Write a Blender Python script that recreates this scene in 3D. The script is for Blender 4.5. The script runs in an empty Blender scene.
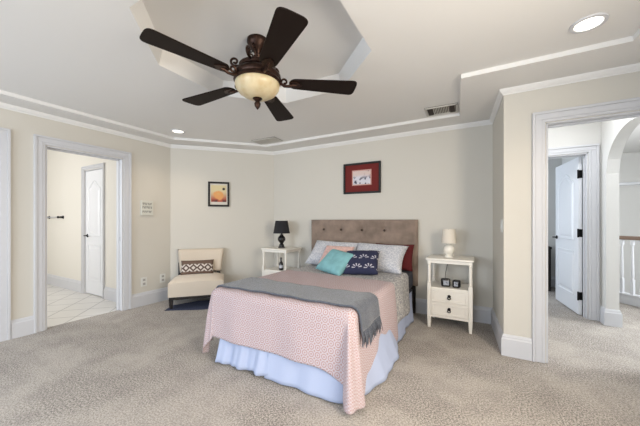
import bpy, bmesh, math, random
from mathutils import Vector, Matrix
from mathutils.geometry import tessellate_polygon
PI = math.pi
random.seed(7)
SC = bpy.context.scene
COL = SC.collection

def lin(c):
    out = []
    for v in c:
        v = v / 255.0
        out.append(v / 12.92 if v <= .04045 else ((v + .055) / 1.055) ** 2.4)
    return (out[0], out[1], out[2], 1.0)

# ------------------------------------------------------------------ camera
cam_d = bpy.data.cameras.new('camera')
cam = bpy.data.objects.new('camera', cam_d); COL.objects.link(cam)
cam.location = (0, 0, 1.21)
cam.rotation_euler = (PI / 2, 0, math.radians(29.2))
cam_d.sensor_width = 36.0
cam_d.lens = 285 * 36 / 640
cam_d.shift_y = 7.5 / 640
cam_d.clip_start = .02
SC.camera = cam

# ------------------------------------------------------------------ world, lights, exposure
W = bpy.data.worlds.new('sky'); SC.world = W; W.use_nodes = True
bgn = W.node_tree.nodes['Background']
bgn.inputs[0].default_value = (.72, .84, 1, 1); bgn.inputs[1].default_value = 1.0

def area(name, loc, rot, sx, sy, power, color):
    d = bpy.data.lights.new(name, 'AREA'); d.shape = 'RECTANGLE'; d.size = sx; d.size_y = sy
    d.energy = power; d.color = color
    o = bpy.data.objects.new(name, d); COL.objects.link(o); o.location = loc; o.rotation_euler = rot
    return o
# daylight through the windows (rear wall, right wall), the bathroom, the hall and the room beyond, then an added hall fill
area('daylight_rear_window', (-2.9, -2.45, 1.4), (PI / 2 - .42, 0, 0), 1.35, 1.6, 100, (.78, .88, 1))
area('daylight_rear_window', (-.75, -2.45, 1.4), (PI / 2 - .42, 0, 0), 1.35, 1.6, 56, (.78, .88, 1))
area('daylight_right_window', (1.36, .65, 1.45), (0, PI / 2 - .3, 0), 1.5, 1.2, 104, (1, .89, .74))
area('daylight_bathroom_window', (-6.0, -.14, 1.6), (PI / 2, 0, 0), 1.5, 1.2, 44, (1, .98, .95))
area('daylight_stair_window', (3.7, 4.7, 2.2), (0, math.radians(75), 0), 1.8, 1.8, 185, (.93, .97, 1))
area('daylight_far_room', (-1.4, 5.9, 1.4), (0, -PI / 2, 0), 1.4, 1.4, 34, (.78, .88, 1))
area('hall_fill_light', (.75, 3.9, 2.58), (0, 0, 0),   .5, .5, 13, (.96, .98, 1))  # unseen fill added under the hall ceiling to lift the far wall; no fixture
SC.view_settings.view_transform = 'Standard'
SC.view_settings.look = 'None'
SC.view_settings.gamma = 1.0
SC.view_settings.use_curve_mapping = False
SC.view_settings.exposure = 0.0

# ------------------------------------------------------------------ materials
def new_mat(name):
    m = bpy.data.materials.new(name); m.use_nodes = True
    nt = m.node_tree
    return m, nt, nt.nodes['Principled BSDF']

def mat(name, rgb, rough=.6, metal=0, noise=0, nscale=40, bump=0, bscale=60, bdist=.004, sheen=0, coat=0):
    m, nt, p = new_mat(name)
    p.inputs['Base Color'].default_value = lin(rgb)
    p.inputs['Roughness'].default_value = rough
    p.inputs['Metallic'].default_value = metal
    if sheen: p.inputs['Sheen Weight'].default_value = sheen
    if coat: p.inputs['Coat Weight'].default_value = coat
    tc = nt.nodes.new('ShaderNodeTexCoord')
    if noise:
        n = nt.nodes.new('ShaderNodeTexNoise'); n.inputs['Scale'].default_value = nscale; n.inputs['Detail'].default_value = 4
        nt.links.new(tc.outputs['Object'], n.inputs['Vector'])
        r = nt.nodes.new('ShaderNodeValToRGB')
        c = lin(rgb)
        r.color_ramp.elements[0].position = .3; r.color_ramp.elements[1].position = .7
        r.color_ramp.elements[0].color = [max(0, v * (1 - noise)) for v in c[:3]] + [1]
        r.color_ramp.elements[1].color = [min(1, v * (1 + noise)) for v in c[:3]] + [1]
        nt.links.new(n.outputs[0], r.inputs[0]); nt.links.new(r.outputs[0], p.inputs['Base Color'])
    if bump:
        n2 = nt.nodes.new('ShaderNodeTexNoise'); n2.inputs['Scale'].default_value = bscale; n2.inputs['Detail'].default_value = 3
        nt.links.new(tc.outputs['Object'], n2.inputs['Vector'])
        b = nt.nodes.new('ShaderNodeBump'); b.inputs['Strength'].default_value = bump; b.inputs['Distance'].default_value = bdist
        nt.links.new(n2.outputs[0], b.inputs['Height']); nt.links.new(b.outputs[0], p.inputs['Normal'])
    return m

def emit(name, rgb, s):
    m, nt, p = new_mat(name)
    p.inputs['Base Color'].default_value = lin(rgb)
    p.inputs['Emission Color'].default_value = lin(rgb); p.inputs['Emission Strength'].default_value = s
    return m

class N:
    """small node-math helper"""
    def __init__(s, nt): s.nt = nt
    def m(s, op, a, b=None, c=None):
        n = s.nt.nodes.new('ShaderNodeMath'); n.operation = op
        for i, v in enumerate((a, b, c)):
            if v is None: continue
            if isinstance(v, (int, float)): n.inputs[i].default_value = v
            else: s.nt.links.new(v, n.inputs[i])
        return n.outputs[0]
    def mix(s, f, a, b):
        n = s.nt.nodes.new('ShaderNodeMix'); n.data_type = 'RGBA'
        if isinstance(f, (int, float)): n.inputs[0].default_value = f
        else: s.nt.links.new(f, n.inputs[0])
        for i, v in ((6, a), (7, b)):
            if isinstance(v, tuple): n.inputs[i].default_value = v
            else: s.nt.links.new(v, n.inputs[i])
        return n.outputs[2]
    def sep(s, v):
        n = s.nt.nodes.new('ShaderNodeSeparateXYZ'); s.nt.links.new(v, n.inputs[0]); return n.outputs
    def noise(s, v, scale, detail=2):
        n = s.nt.nodes.new('ShaderNodeTexNoise'); n.inputs['Scale'].default_value = scale; n.inputs['Detail'].default_value = detail
        s.nt.links.new(v, n.inputs['Vector']); return n.outputs[0]
    def step(s, v, lo, hi):
        n = s.nt.nodes.new('ShaderNodeMapRange'); n.interpolation_type = 'SMOOTHSTEP'
        n.inputs[1].default_value = lo; n.inputs[2].default_value = hi
        s.nt.links.new(v, n.inputs[0]); return n.outputs[0]
    def bump(s, h, strength, dist):
        b = s.nt.nodes.new('ShaderNodeBump'); b.inputs['Strength'].default_value = strength; b.inputs['Distance'].default_value = dist
        s.nt.links.new(h, b.inputs['Height']); return b.outputs[0]

M = {}
M['wall'] = mat('wall_paint', (203, 199, 190), .85, bump=.05, bscale=180)
M['hall_wall'] = mat('hall_wall_paint', (208, 207, 204), .85, bump=.05, bscale=180)
M['bath_wall'] = mat('bath_wall_paint', (218, 214, 205), .8)
M['ceiling'] = mat('ceiling_paint', (226, 225, 223), .9, bump=.08, bscale=220)
M['trim'] = mat('trim_paint', (200, 201, 205), .38)
M['door'] = mat('door_paint', (226, 228, 232), .3)
M['white'] = mat('white_furniture_paint', (226, 222, 214), .4)
M['black_metal'] = mat('black_metal', (14, 13, 13), .4, metal=.6)
M['bronze'] = mat('aged_bronze', (52, 34, 26), .38, metal=.75, noise=.45, nscale=60, bump=.3, bscale=70)
M['blade'] = mat('dark_walnut_blade', (24, 13, 8), .6)
M['blade'].node_tree.nodes['Principled BSDF'].inputs['Specular IOR Level'].default_value = .2
M['darkwood'] = mat('espresso_wood', (24, 17, 15), .45)
M['linen'] = mat('cream_linen', (208, 195, 178), .9, noise=.06, nscale=300, bump=.2, bscale=500, bdist=.001, sheen=.2)
M['suede'] = mat('taupe_suede', (136, 119, 107), .95, noise=.24, nscale=7, bump=.15, bscale=300, bdist=.001, sheen=.15)
M['suede_button'] = mat('taupe_suede_button', (74, 62, 56), .95)
M['throw'] = mat('grey_wool', (80, 85, 96), .95, noise=.25, nscale=55, bump=.8, bscale=160, bdist=.004, sheen=.3)
M['skirt'] = mat('white_bed_skirt', (168, 179, 206), .85, bump=.1, bscale=25)
M['mattress'] = mat('mattress_ticking', (60, 62, 74), .9)
M['teal'] = mat('teal_cotton', (122, 172, 178), .9, noise=.12, nscale=14, bump=.35, bscale=90, bdist=.003)
M['pinkcloth'] = mat('pale_pink_cotton', (214, 178, 170), .9, noise=.14, nscale=30)
M['maroon'] = mat('maroon_cotton', (84, 14, 18), .9, noise=.1, nscale=40)
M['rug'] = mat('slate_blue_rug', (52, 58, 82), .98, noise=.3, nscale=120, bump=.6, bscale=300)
M['black'] = mat('black_ceramic', (16, 16, 19), .25)
M['blackshade'] = mat('black_shade_cloth', (26, 27, 32), .85)
M['ceramic'] = mat('white_ceramic', (226, 222, 212), .25)
M['ivory'] = mat('ivory_shade_cloth', (218, 210, 197), .9)
M['clockface'] = mat('grey_clock_face', (150, 155, 165), .35)
M['plate'] = mat('outlet_plastic', (214, 214, 210), .4)
M['slot'] = mat('outlet_slot', (160, 159, 154), .6)
M['vent'] = mat('vent_metal', (196, 194, 188), .5)
M['ventgap'] = mat('vent_gap', (84, 78, 72), .9)
M['ventdark'] = mat('vent_damper', (44, 34, 28), .8)
M['frame_black'] = mat('black_picture_frame', (12, 10, 10), .6)
M['red_mat'] = mat('red_picture_mat', (104, 22, 18), .8)
M['pink_line'] = mat('pale_mat_bevel', (196, 150, 140), .8)
M['white_mat'] = mat('white_picture_mat', (206, 200, 190), .8)
M['handrail'] = mat('brown_handrail', (112, 90, 76), .4)
M['plaque'] = mat('plaque_white', (206, 206, 198), .7)
M['ink'] = mat('plaque_ink', (128, 130, 126), .8)
M['glassdark'] = mat('dark_bottle_glass', (26, 28, 34), .12)
M['bottle_label'] = mat('pale_bottle_label', (180, 182, 188), .5)
M['lens'] = emit('downlight_lens', (255, 250, 238), 2.2)

def m_carpet():
    m, nt, p = new_mat('carpet_pile'); k = N(nt)
    tc = nt.nodes.new('ShaderNodeTexCoord').outputs['Object']
    a = k.noise(tc, 88, 3); b = k.noise(tc, 190, 2); c = k.noise(tc, 1.6, 4); e = k.noise(tc, 6, 3)
    v = k.m('ADD', k.m('MULTIPLY', k.step(a, .36, .64), .5), k.m('MULTIPLY', k.step(b, .38, .62), .5))
    col = k.mix(v, lin((70, 66, 62)), lin((202, 193, 184)))
    col = k.mix(k.m('MULTIPLY', k.step(c, .40, .62), .35), col, lin((196, 188, 179)))
    col = k.mix(k.m('MULTIPLY', k.step(e, .45, .65), .22), col, lin((122, 115, 110)))
    nt.links.new(col, p.inputs['Base Color']); p.inputs['Roughness'].default_value = 1
    p.inputs['Sheen Weight'].default_value = .1
    nt.links.new(k.bump(v, .35, .006), p.inputs['Normal'])
    return m
M['carpet'] = m_carpet()

def m_tile():
    m, nt, p = new_mat('diagonal_floor_tile'); k = N(nt)
    s = k.sep(nt.nodes.new('ShaderNodeTexCoord').outputs['Object'])
    u = k.m('MULTIPLY', k.m('ADD', s[0], s[1]), .7071 / .33); v = k.m('MULTIPLY', k.m('SUBTRACT', s[0], s[1]), .7071 / .33)
    def edge(t): return k.m('ABSOLUTE', k.m('SUBTRACT', k.m('FRACT', t), .5))
    g = k.step(k.m('MAXIMUM', edge(u), edge(v)), .475, .485)
    nt.links.new(k.mix(g, lin((218, 216, 212)), lin((160, 158, 156))), p.inputs['Base Color'])
    p.inputs['Roughness'].default_value = .3
    return m
M['tile'] = m_tile()

def m_coverlet():
    m, nt, p = new_mat('pink_jacquard'); k = N(nt)
    uv = nt.nodes.new('ShaderNodeUVMap').outputs[0]
    s = k.sep(uv)
    P = .050
    u = k.m('DIVIDE', s[0], P); v = k.m('DIVIDE', s[1], P)
    fu = k.m('ABSOLUTE', k.m('SUBTRACT', k.m('FRACT', u), .5)); fv = k.m('ABSOLUTE', k.m('SUBTRACT', k.m('FRACT', v), .5))
    r = k.m('SQRT', k.m('ADD', k.m('POWER', fu, 2), k.m('POWER', fv, 2)))
    ring = k.m('SUBTRACT', k.step(r, .27, .32), k.step(r, .40, .45))
    dia = k.step(k.m('ADD', fu, fv), .80, .86)
    dot = k.m('SUBTRACT', 1, k.step(r, .10, .15))
    pat = k.m('MAXIMUM', k.m('MAXIMUM', ring, dia), dot)
    nz = k.noise(uv, 90, 2)
    pat = k.m('MULTIPLY', pat, k.m('ADD', .55, k.m('MULTIPLY', nz, .7)))
    nt.links.new(k.mix(pat, lin((190, 180, 186)), lin((168, 134, 128))), p.inputs['Base Color'])
    p.inputs['Roughness'].default_value = .9
    nt.links.new(k.bump(pat, .5, .003), p.inputs['Normal'])
    return m
M['coverlet'] = m_coverlet()

def m_floral(name, base, motif, scale, lo, hi):
    m, nt, p = new_mat(name); k = N(nt)
    tc = nt.nodes.new('ShaderNodeTexCoord').outputs['Object']
    vo = nt.nodes.new('ShaderNodeTexVoronoi'); vo.feature = 'DISTANCE_TO_EDGE'; vo.inputs['Scale'].default_value = scale
    w = nt.nodes.new('ShaderNodeTexNoise'); w.inputs['Scale'].default_value = scale * .8; nt.links.new(tc, w.inputs['Vector'])
    mx = nt.nodes.new('ShaderNodeVectorMath'); mx.operation = 'MULTIPLY_ADD'
    nt.links.new(w.outputs[1], mx.inputs[0]); mx.inputs[1].default_value = (.05, .05, .05); nt.links.new(tc, mx.inputs[2])
    nt.links.new(mx.outputs[0], vo.inputs['Vector'])
    f = k.step(vo.outputs[0], lo, hi)
    nt.links.new(k.mix(f, lin(motif), lin(base)), p.inputs['Base Color']); p.inputs['Roughness'].default_value = .9
    return m
M['floral'] = m_floral('grey_floral_cotton', (174, 177, 186), (204, 204, 207), 34, .03, .16)
M['comforter'] = m_floral('grey_comforter_cotton', (148, 148, 152), (196, 194, 192), 26, .03, .14)

def m_leaf():
    # navy cloth with white leaf sprays: petals round scattered centres
    m, nt, p = new_mat('navy_leaf_cotton'); k = N(nt)
    tc = nt.nodes.new('ShaderNodeTexCoord').outputs['Object']
    s = k.sep(tc)
    P = .135
    u = k.m('SUBTRACT', k.m('FRACT', k.m('ADD', k.m('DIVIDE', s[0], P), k.m('ADD', .25, k.m('MULTIPLY', k.m('FLOOR', k.m('ADD', k.m('DIVIDE', s[2], P), .3)), .5)))), .5)
    v = k.m('SUBTRACT', k.m('FRACT', k.m('ADD', k.m('DIVIDE', s[2], P), .3)), .36)
    r = k.m('SQRT', k.m('ADD', k.m('POWER', u, 2), k.m('POWER', v, 2)))
    an = k.m('ARCTAN2', v, u)
    pet = k.m('ABSOLUTE', k.m('SINE', k.m('MULTIPLY', an, 4.5)))
    up = k.step(v, -.06, 0)
    f = k.m('MULTIPLY', k.m('MULTIPLY', up, k.step(pet, .70, .82)), k.m('MULTIPLY', k.step(r, .12, .15), k.m('SUBTRACT', 1, k.step(r, .40, .44))))
    nt.links.new(k.mix(f, lin((34, 38, 66)), lin((176, 174, 184))), p.inputs['Base Color']); p.inputs['Roughness'].default_value = .9
    return m
M['leaf'] = m_leaf()

def m_lumbar():
    # brown band top and bottom, ikat-like pale medallions between
    m, nt, p = new_mat('brown_medallion_cloth'); k = N(nt)
    s = k.sep(nt.nodes.new('ShaderNodeTexCoord').outputs['Object'])
    band = k.m('SUBTRACT', k.step(s[2], -.075, -.065), k.step(s[2], .035, .045))
    u = k.m('SUBTRACT', k.m('FRACT', k.m('DIVIDE', s[0], .10)), .5)
    v = k.m('DIVIDE', k.m('ADD', s[2], .015), .10)
    d = k.m('ADD', k.m('ABSOLUTE', u), k.m('ABSOLUTE', v))
    rings = k.step(k.m('SINE', k.m('MULTIPLY', d, 11)), -.1, .3)
    inner = k.mix(rings, lin((92, 74, 66)), lin((206, 198, 190)))
    nt.links.new(k.mix(band, lin((104, 84, 72)), inner), p.inputs['Base Color']); p.inputs['Roughness'].default_value = .9
    return m
M['lumbar'] = m_lumbar()

def m_bowl():
    m, nt, p = new_mat('amber_scavo_glass'); k = N(nt)
    tc = nt.nodes.new('ShaderNodeTexCoord').outputs['Object']
    a = k.noise(tc, 9, 4)
    nt.links.new(k.mix(k.step(a, .35, .7), lin((206, 192, 160)), lin((186, 164, 122))), p.inputs['Base Color'])
    p.inputs['Roughness'].default_value = .35; p.inputs['Subsurface Weight'].default_value = .15
    return m
M['bowl'] = m_bowl()

def m_print(name, kind):
    m, nt, p = new_mat(name); k = N(nt)
    tc = nt.nodes.new('ShaderNodeTexCoord').outputs['Object']
    s = k.sep(tc)
    n1 = k.noise(tc, 9, 4); n2 = k.noise(tc, 22, 3)
    if kind == 'warm':       # soft yellow and orange painting with a dark foot and a black spot
        c = k.mix(k.step(s[2], -.10, .06), lin((168, 70, 44)), lin((206, 192, 150)))
        dx = k.m('DIVIDE', s[0], .085); dz = k.m('DIVIDE', k.m('ADD', s[2], .02), .075)
        r = k.m('ADD', k.m('SQRT', k.m('ADD', k.m('POWER', dx, 2), k.m('POWER', dz, 2))), k.m('MULTIPLY', k.m('SUBTRACT', n1, .5), 1.1))
        c = k.mix(k.m('SUBTRACT', 1, k.step(r, .75, 1.1)), c, lin((210, 148, 84)))
        c = k.mix(k.m('MULTIPLY', k.m('SUBTRACT', 1, k.step(s[2], -.115, -.07)), k.step(n1, .42, .55)), c, lin((70, 24, 22)))
        q = k.m('SQRT', k.m('ADD', k.m('POWER', k.m('SUBTRACT', s[0], .075), 2), k.m('POWER', k.m('SUBTRACT', s[2], .085), 2)))
        c = k.mix(k.m('SUBTRACT', 1, k.step(q, .016, .026)), c, lin((46, 30, 30)))
        c = k.mix(k.m('MULTIPLY', k.m('SUBTRACT', 1, k.step(r, .2, .6)), k.step(s[2], -.02, .03)), c, lin((196, 196, 120)))
    else:                    # pale sketch with dark blue-grey figures
        c = k.mix(k.step(s[2], 0, .06), lin((206, 204, 212)), lin((206, 186, 180)))
        lo = k.m('SUBTRACT', 1, k.step(s[2], -.02, .05))
        c = k.mix(k.m('MULTIPLY', lo, k.step(n2, .5, .58)), c, lin((58, 60, 78)))
        c = k.mix(k.m('MULTIPLY', k.m('SUBTRACT', 1, lo), k.step(n1, .52, .62)), c, lin((150, 118, 120)))
    nt.links.new(c, p.inputs['Base Color']); p.inputs['Roughness'].default_value = .5
    return m
M['print_warm'] = m_print('warm_painting', 'warm')
M['print_sketch'] = m_print('pale_sketch', 'sketch')

# ------------------------------------------------------------------ mesh builder
class MB:
    def __init__(s): s.bm = bmesh.new(); s.uv = None
    def box(s, x0, x1, y0, y1, z0, z1):
        v = [s.bm.verts.new((x, y, z)) for z in (z0, z1) for x, y in ((x0, y0), (x1, y0), (x1, y1), (x0, y1))]
        for f in ((3, 2, 1, 0), (4, 5, 6, 7), (0, 1, 5, 4), (1, 2, 6, 5), (2, 3, 7, 6), (3, 0, 4, 7)):
            s.bm.faces.new([v[i] for i in f])
        return s
    def hexa(s, bot, top):
        v = [s.bm.verts.new(p) for p in list(bot) + list(top)]
        for f in ((3, 2, 1, 0), (4, 5, 6, 7), (0, 1, 5, 4), (1, 2, 6, 5), (2, 3, 7, 6), (3, 0, 4, 7)):
            s.bm.faces.new([v[i] for i in f])
        return s
    def lathe(s, prof, c=(0, 0, 0), seg=24, axis='Z'):
        rings = []
        for r, z in prof:
            ring = []
            for i in range(seg):
                a = 2 * PI * i / seg
                p = (r * math.cos(a), r * math.sin(a), z)
                if axis == 'Y': p = (p[0], p[2], p[1])
                if axis == 'X': p = (p[2], p[0], p[1])
                ring.append(s.bm.verts.new((p[0] + c[0], p[1] + c[1], p[2] + c[2])))
            rings.append(ring)
        for a, b in zip(rings, rings[1:]):
            for i in range(seg):
                j = (i + 1) % seg
                s.bm.faces.new((a[i], a[j], b[j], b[i]))
        s.bm.faces.new(list(reversed(rings[0]))); s.bm.faces.new(rings[-1])
        return s
    def cyl(s, r, z0, z1, c=(0, 0, 0), seg=20, axis='Z'): return s.lathe([(r, z0), (r, z1)], c, seg, axis)
    def tube(s, pts, rad, seg=8):
        pts = [Vector(p) for p in pts]
        rads = rad if isinstance(rad, (list, tuple)) else [rad] * len(pts)
        rings = []; prev = None
        for i, p in enumerate(pts):
            t = (pts[min(i + 1, len(pts) - 1)] - pts[max(i - 1, 0)]).normalized()
            if prev is None:
                up = Vector((0, 0, 1)) if abs(t.z) < .9 else Vector((1, 0, 0))
                nrm = t.cross(up).normalized()
            else:
                nrm = (prev - t * prev.dot(t)).normalized()
            prev = nrm; bn = t.cross(nrm)
            rings.append([s.bm.verts.new(p + (nrm * math.cos(2 * PI * k / seg) + bn * math.sin(2 * PI * k / seg)) * rads[i]) for k in range(seg)])
        for a, b in zip(rings, rings[1:]):
            for i in range(seg):
                j = (i + 1) % seg
                s.bm.faces.new((a[i], a[j], b[j], b[i]))
        s.bm.faces.new(list(reversed(rings[0]))); s.bm.faces.new(rings[-1])
        return s
    def prism(s, pts, y0, y1):
        """polygon in the XZ plane pulled from y0 to y1"""
        a = [s.bm.verts.new((x, y0, z)) for x, z in pts]; b = [s.bm.verts.new((x, y1, z)) for x, z in pts]
        n = len(pts)
        s.bm.faces.new(a); s.bm.faces.new(list(reversed(b)))
        for i in range(n): s.bm.faces.new((a[i], b[i], b[(i + 1) % n], a[(i + 1) % n]))
        return s
    def slab(s, pts, z0, z1):
        """polygon in the XY plane pulled from z0 to z1"""
        a = [s.bm.verts.new((x, y, z0)) for x, y in pts]; b = [s.bm.verts.new((x, y, z1)) for x, y in pts]
        n = len(pts)
        s.bm.faces.new(list(reversed(a))); s.bm.faces.new(b)
        for i in range(n): s.bm.faces.new((a[i], a[(i + 1) % n], b[(i + 1) % n], b[i]))
        return s
    def grid(s, fn, nu, nv, uvfn=None):
        vs = [[s.bm.verts.new(fn(i / nu, j / nv)) for j in range(nv + 1)] for i in range(nu + 1)]
        if uvfn and s.uv is None: s.uv = s.bm.loops.layers.uv.new('UVMap')
        for i in range(nu):
            for j in range(nv):
                f = s.bm.faces.new((vs[i][j], vs[i + 1][j], vs[i + 1][j + 1], vs[i][j + 1]))
                if uvfn:
                    for l, (a, b) in zip(f.loops, ((i, j), (i + 1, j), (i + 1, j + 1), (i, j + 1))):
                        l[s.uv].uv = uvfn(a / nu, b / nv)
        return s
    def build(s, name, m, parent=None, loc=(0, 0, 0), rot=(0, 0, 0), smooth=False, bevel=0, seg=2, solid=0, sub=0, fix=True):
        if fix: bmesh.ops.recalc_face_normals(s.bm, faces=s.bm.faces)
        me = bpy.data.meshes.new(name); s.bm.to_mesh(me); s.bm.free()
        me.materials.append(m)
        o = bpy.data.objects.new(name, me); COL.objects.link(o)
        o.location = loc; o.rotation_euler = rot
        if parent: o.parent = parent
        if smooth:
            for f in me.polygons: f.use_smooth = True
            if smooth == 'auto':
                try:
                    me.set_sharp_from_angle(angle=math.radians(40))
                except Exception: pass
        if solid:
            md = o.modifiers.new('thickness', 'SOLIDIFY'); md.thickness = solid; md.offset = 0
        if bevel:
            md = o.modifiers.new('bevel', 'BEVEL'); md.width = bevel; md.segments = seg; md.limit_method = 'ANGLE'; md.angle_limit = math.radians(40)
        if sub:
            md = o.modifiers.new('subd', 'SUBSURF'); md.levels = sub; md.render_levels = sub
        return o

def tag(o, label=None, cat=None, group=None, kind=None):
    if label: o['label'] = label
    if cat: o['category'] = cat
    if group: o['group'] = group
    if kind: o['kind'] = kind
    return o
def struct(o): o['kind'] = 'structure'; return o
def thing(name, label, cat, loc=(0, 0, 0), rz=0, group=None):
    o = bpy.data.objects.new(name, None); COL.objects.link(o); o.empty_display_size = .1
    o.location = loc; o.rotation_euler = (0, 0, rz)
    return tag(o, label, cat, group)
def copy_tree(o, parent=None):
    c = o.copy(); COL.objects.link(c)
    if parent: c.parent = parent
    for ch in list(o.children): copy_tree(ch, c)
    return c

# ------------------------------------------------------------------ room layout
XL, XR, YR = -4.18, 1.28, -2.4
A = Vector((XL, 2.726)); B = Vector((-3.086, 3.894)); J1 = Vector((.138, 3.894)); J2 = Vector((.192, 3.05)); YD = 3.05
CD = math.atan2(B.y - A.y, B.x - A.x)         # corner wall angle
ROOM = [Vector((XL, YR)), A, B, J1, J2, Vector((XR, YD)), Vector((XR, YR))]
HC = 2.385                                       # soffit height
def inset(poly, dists, closed=True):
    n = len(poly); out = []
    for i in range(n):
        p0, p1, p2 = poly[i - 1], poly[i], poly[(i + 1) % n]
        d0 = (p1 - p0).normalized(); d1 = (p2 - p1).normalized()
        n0 = Vector((d0.y, -d0.x)); n1 = Vector((d1.y, -d1.x))
        a = p0 + n0 * dists[i - 1]; b = p1 + n1 * dists[i]
        den = d0.x * d1.y - d0.y * d1.x
        t = ((b.x - a.x) * d1.y - (b.y - a.y) * d1.x) / den
        out.append(a + d0 * t)
    return out

# floors
MB().slab([(XL - .08, YR - .1), (XL - .08, A.y + .06), (B.x - .06, B.y + .1), (.3, 3.99), (.3, 4.75), (-1.5, 4.75), (-1.5, 8), (1.3, 8), (1.3, 6.55), (2.95, 4.35), (2.95, 3.0), (1.42, 3.0), (1.42, YR - .1)], -.06, 0).build('floor', M['carpet'])
struct(bpy.data.objects['floor'])
struct(MB().box(-7.95, XL - .08, -.2, 2.36, -.06, 0).build('floor_bathroom', M['tile']))

# walls (slabs with real thickness)
T = .14
def wall_x(name, x0, x1, ops, y0, y1, z1, m, winz=None):
    """wall along Y between y0..y1 from x0 to x1; ops = [(ya, yb, za, zb)]"""
    b = MB(); y = y0
    for ya, yb, za, zb in sorted(ops):
        b.box(x0, x1, y, ya, 0, z1)
        if za > 0: b.box(x0, x1, ya, yb, 0, za)
        b.box(x0, x1, ya, yb, zb, z1); y = yb
    b.box(x0, x1, y, y1, 0, z1)
    return struct(b.build(name, m))
def wall_y(name, y0, y1, ops, x0, x1, z1, m):
    b = MB(); x = x0
    for xa, xb, za, zb in sorted(ops):
        b.box(x, xa, y0, y1, 0, z1)
        if za > 0: b.box(xa, xb, y0, y1, 0, za)
        b.box(xa, xb, y0, y1, zb, z1); x = xb
    b.box(x, x1, y0, y1, 0, z1)
    return struct(b.build(name, m))
DH = 2.038
wall_x('wall_left', XL - T, XL, [(1.27, 2.05, 0, DH), (.08, .895, 0, DH)], YR, A.y, 2.75, M['wall'])
wn = Vector((-math.sin(CD), math.cos(CD)))
MB().slab([A, B, B + wn * .12, A + wn * .12], 0, 2.7).build('wall_corner', M['wall']); struct(bpy.data.objects['wall_corner'])
MB().box(B.x - .05, J1.x + .02, J1.y, J1.y + .12, 0, 2.7).build('wall_back', M['wall']); struct(bpy.data.objects['wall_back'])
MB().slab([J1, J2, (J2.x + .13, J2.y + .02), (J1.x + .15, J1.y)], 0, 2.7).build('wall_side', M['wall']); struct(bpy.data.objects['wall_side'])
OX0, OX1 = .495, 1.20
wall_y('wall_right', YD, YD + .13, [(OX0, OX1, 0, DH)], J2.x, XR + .13, 2.7, M['wall'])
wall_x('wall_window_side', XR, XR + .13, [(.05, 1.25, .65, 2.15)], YR, YD, 2.7, M['wall'])
wall_y('wall_rear', YR - .13, YR, [(-3.6, -2.2, .55, 2.15), (-1.45, -.05, .55, 2.15)], XL - T, XR + .13, 2.7, M['wall'])

# ceiling: soffit ledge, shallow tray, raised octagon
TRAY = inset(ROOM, [.31, .33, .345, .35, .42, .40, .4])
OC = Vector((-1.425, 1.64)); AP = .755
def octo(ap, z):
    R = ap / math.cos(PI / 8)
    return [Vector((OC.x + R * math.cos(PI / 8 + k * PI / 4), OC.y + R * math.sin(PI / 8 + k * PI / 4), z)) for k in range(8)]
def ceiling():
    b = MB(); bm = b.bm
    outer = [Vector((p.x, p.y, HC)) for p in inset(ROOM, [-.12] * 7)]
    t0 = [Vector((p.x, p.y, HC)) for p in TRAY]; t1 = [Vector((p.x, p.y, HC + .036)) for p in TRAY]
    o0 = octo(AP, HC + .036); o1 = octo(AP - .03, HC + .175)
    def holed(a, h):
        pts = a + h; vs = [bm.verts.new(p) for p in pts]
        for tri in tessellate_polygon([a, h]):
            try: bm.faces.new([vs[i] for i in tri])
            except ValueError: pass
        return vs[:len(a)], vs[len(a):]
    _, s0 = holed(outer, t0); s1, q0 = holed(t1, o0)
    top = [bm.verts.new(p) for p in o1]; bm.faces.new(top)
    for lo, hi in ((s0, s1), (q0, top)):
        n = len(lo)
        for i in range(n): bm.faces.new((lo[i], lo[(i + 1) % n], hi[(i + 1) % n], hi[i]))
    # roof deck above, so no daylight leaks in
    bmesh.ops.recalc_face_normals(bm, faces=bm.faces)
    b.slab([(-4.5, -2.7), (-4.5, 2.7), (-3.2, 4.0), (.2, 4.0), (.28, 3.18), (1.45, 3.18), (1.45, -2.7)], 2.72, 2.80)
    return struct(b.build('ceiling', M['ceiling'], fix=False))
ceiling()

def sweep(name, pts, prof, m, closed=False):
    """profile (out from the wall, z) swept along wall polyline, interior on the right hand"""
    b = MB(); cols = []
    n = len(pts)
    for i, p in enumerate(pts):
        row = []
        for o_, z in prof:
            if 0 < i < n - 1:
                d0 = (p - pts[i - 1]).normalized(); d1 = (pts[i + 1] - p).normalized()
                n0 = Vector((d0.y, -d0.x)); n1 = Vector((d1.y, -d1.x))
                mt = (n0 + n1).normalized(); k = o_ / max(.2, mt.dot(n0)); q = p + mt * k
            else:
                d = (pts[1] - pts[0]) if i == 0 else (pts[-1] - pts[-2]); d.normalize()
                q = p + Vector((d.y, -d.x)) * o_
            row.append(b.bm.verts.new((q.x, q.y, z)))
        cols.append(row)
    k = len(prof)
    for a, c in zip(cols, cols[1:]):
        for i in range(k): b.bm.faces.new((a[i], a[(i + 1) % k], c[(i + 1) % k], c[i]))
    b.bm.faces.new(cols[0]); b.bm.faces.new(list(reversed(cols[-1])))
    return struct(b.build(name, m))
CROWN = [(0, 2.335), (.008, 2.335), (.010, 2.345), (.022, 2.355), (.034, 2.372), (.036, HC), (0, HC)]
sweep('trim_1', ROOM[:7], CROWN, M['ceiling'])
BASE = [(0, 0), (.02, 0), (.02, .150), (.013, .162), (.013, .172), (.006, .188), (0, .19)]
V = Vector
sweep('baseboard_left', [V((XL, 2.146)), A, A + (B - A) * .001], BASE, M['trim'])
sweep('baseboard_left_short', [V((XL, 1.0)), V((XL, 1.175))], BASE, M['trim'])
sweep('baseboard_corner', [A, B], BASE, M['trim'])
sweep('baseboard_back', [B, J1], BASE, M['trim'])
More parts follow.
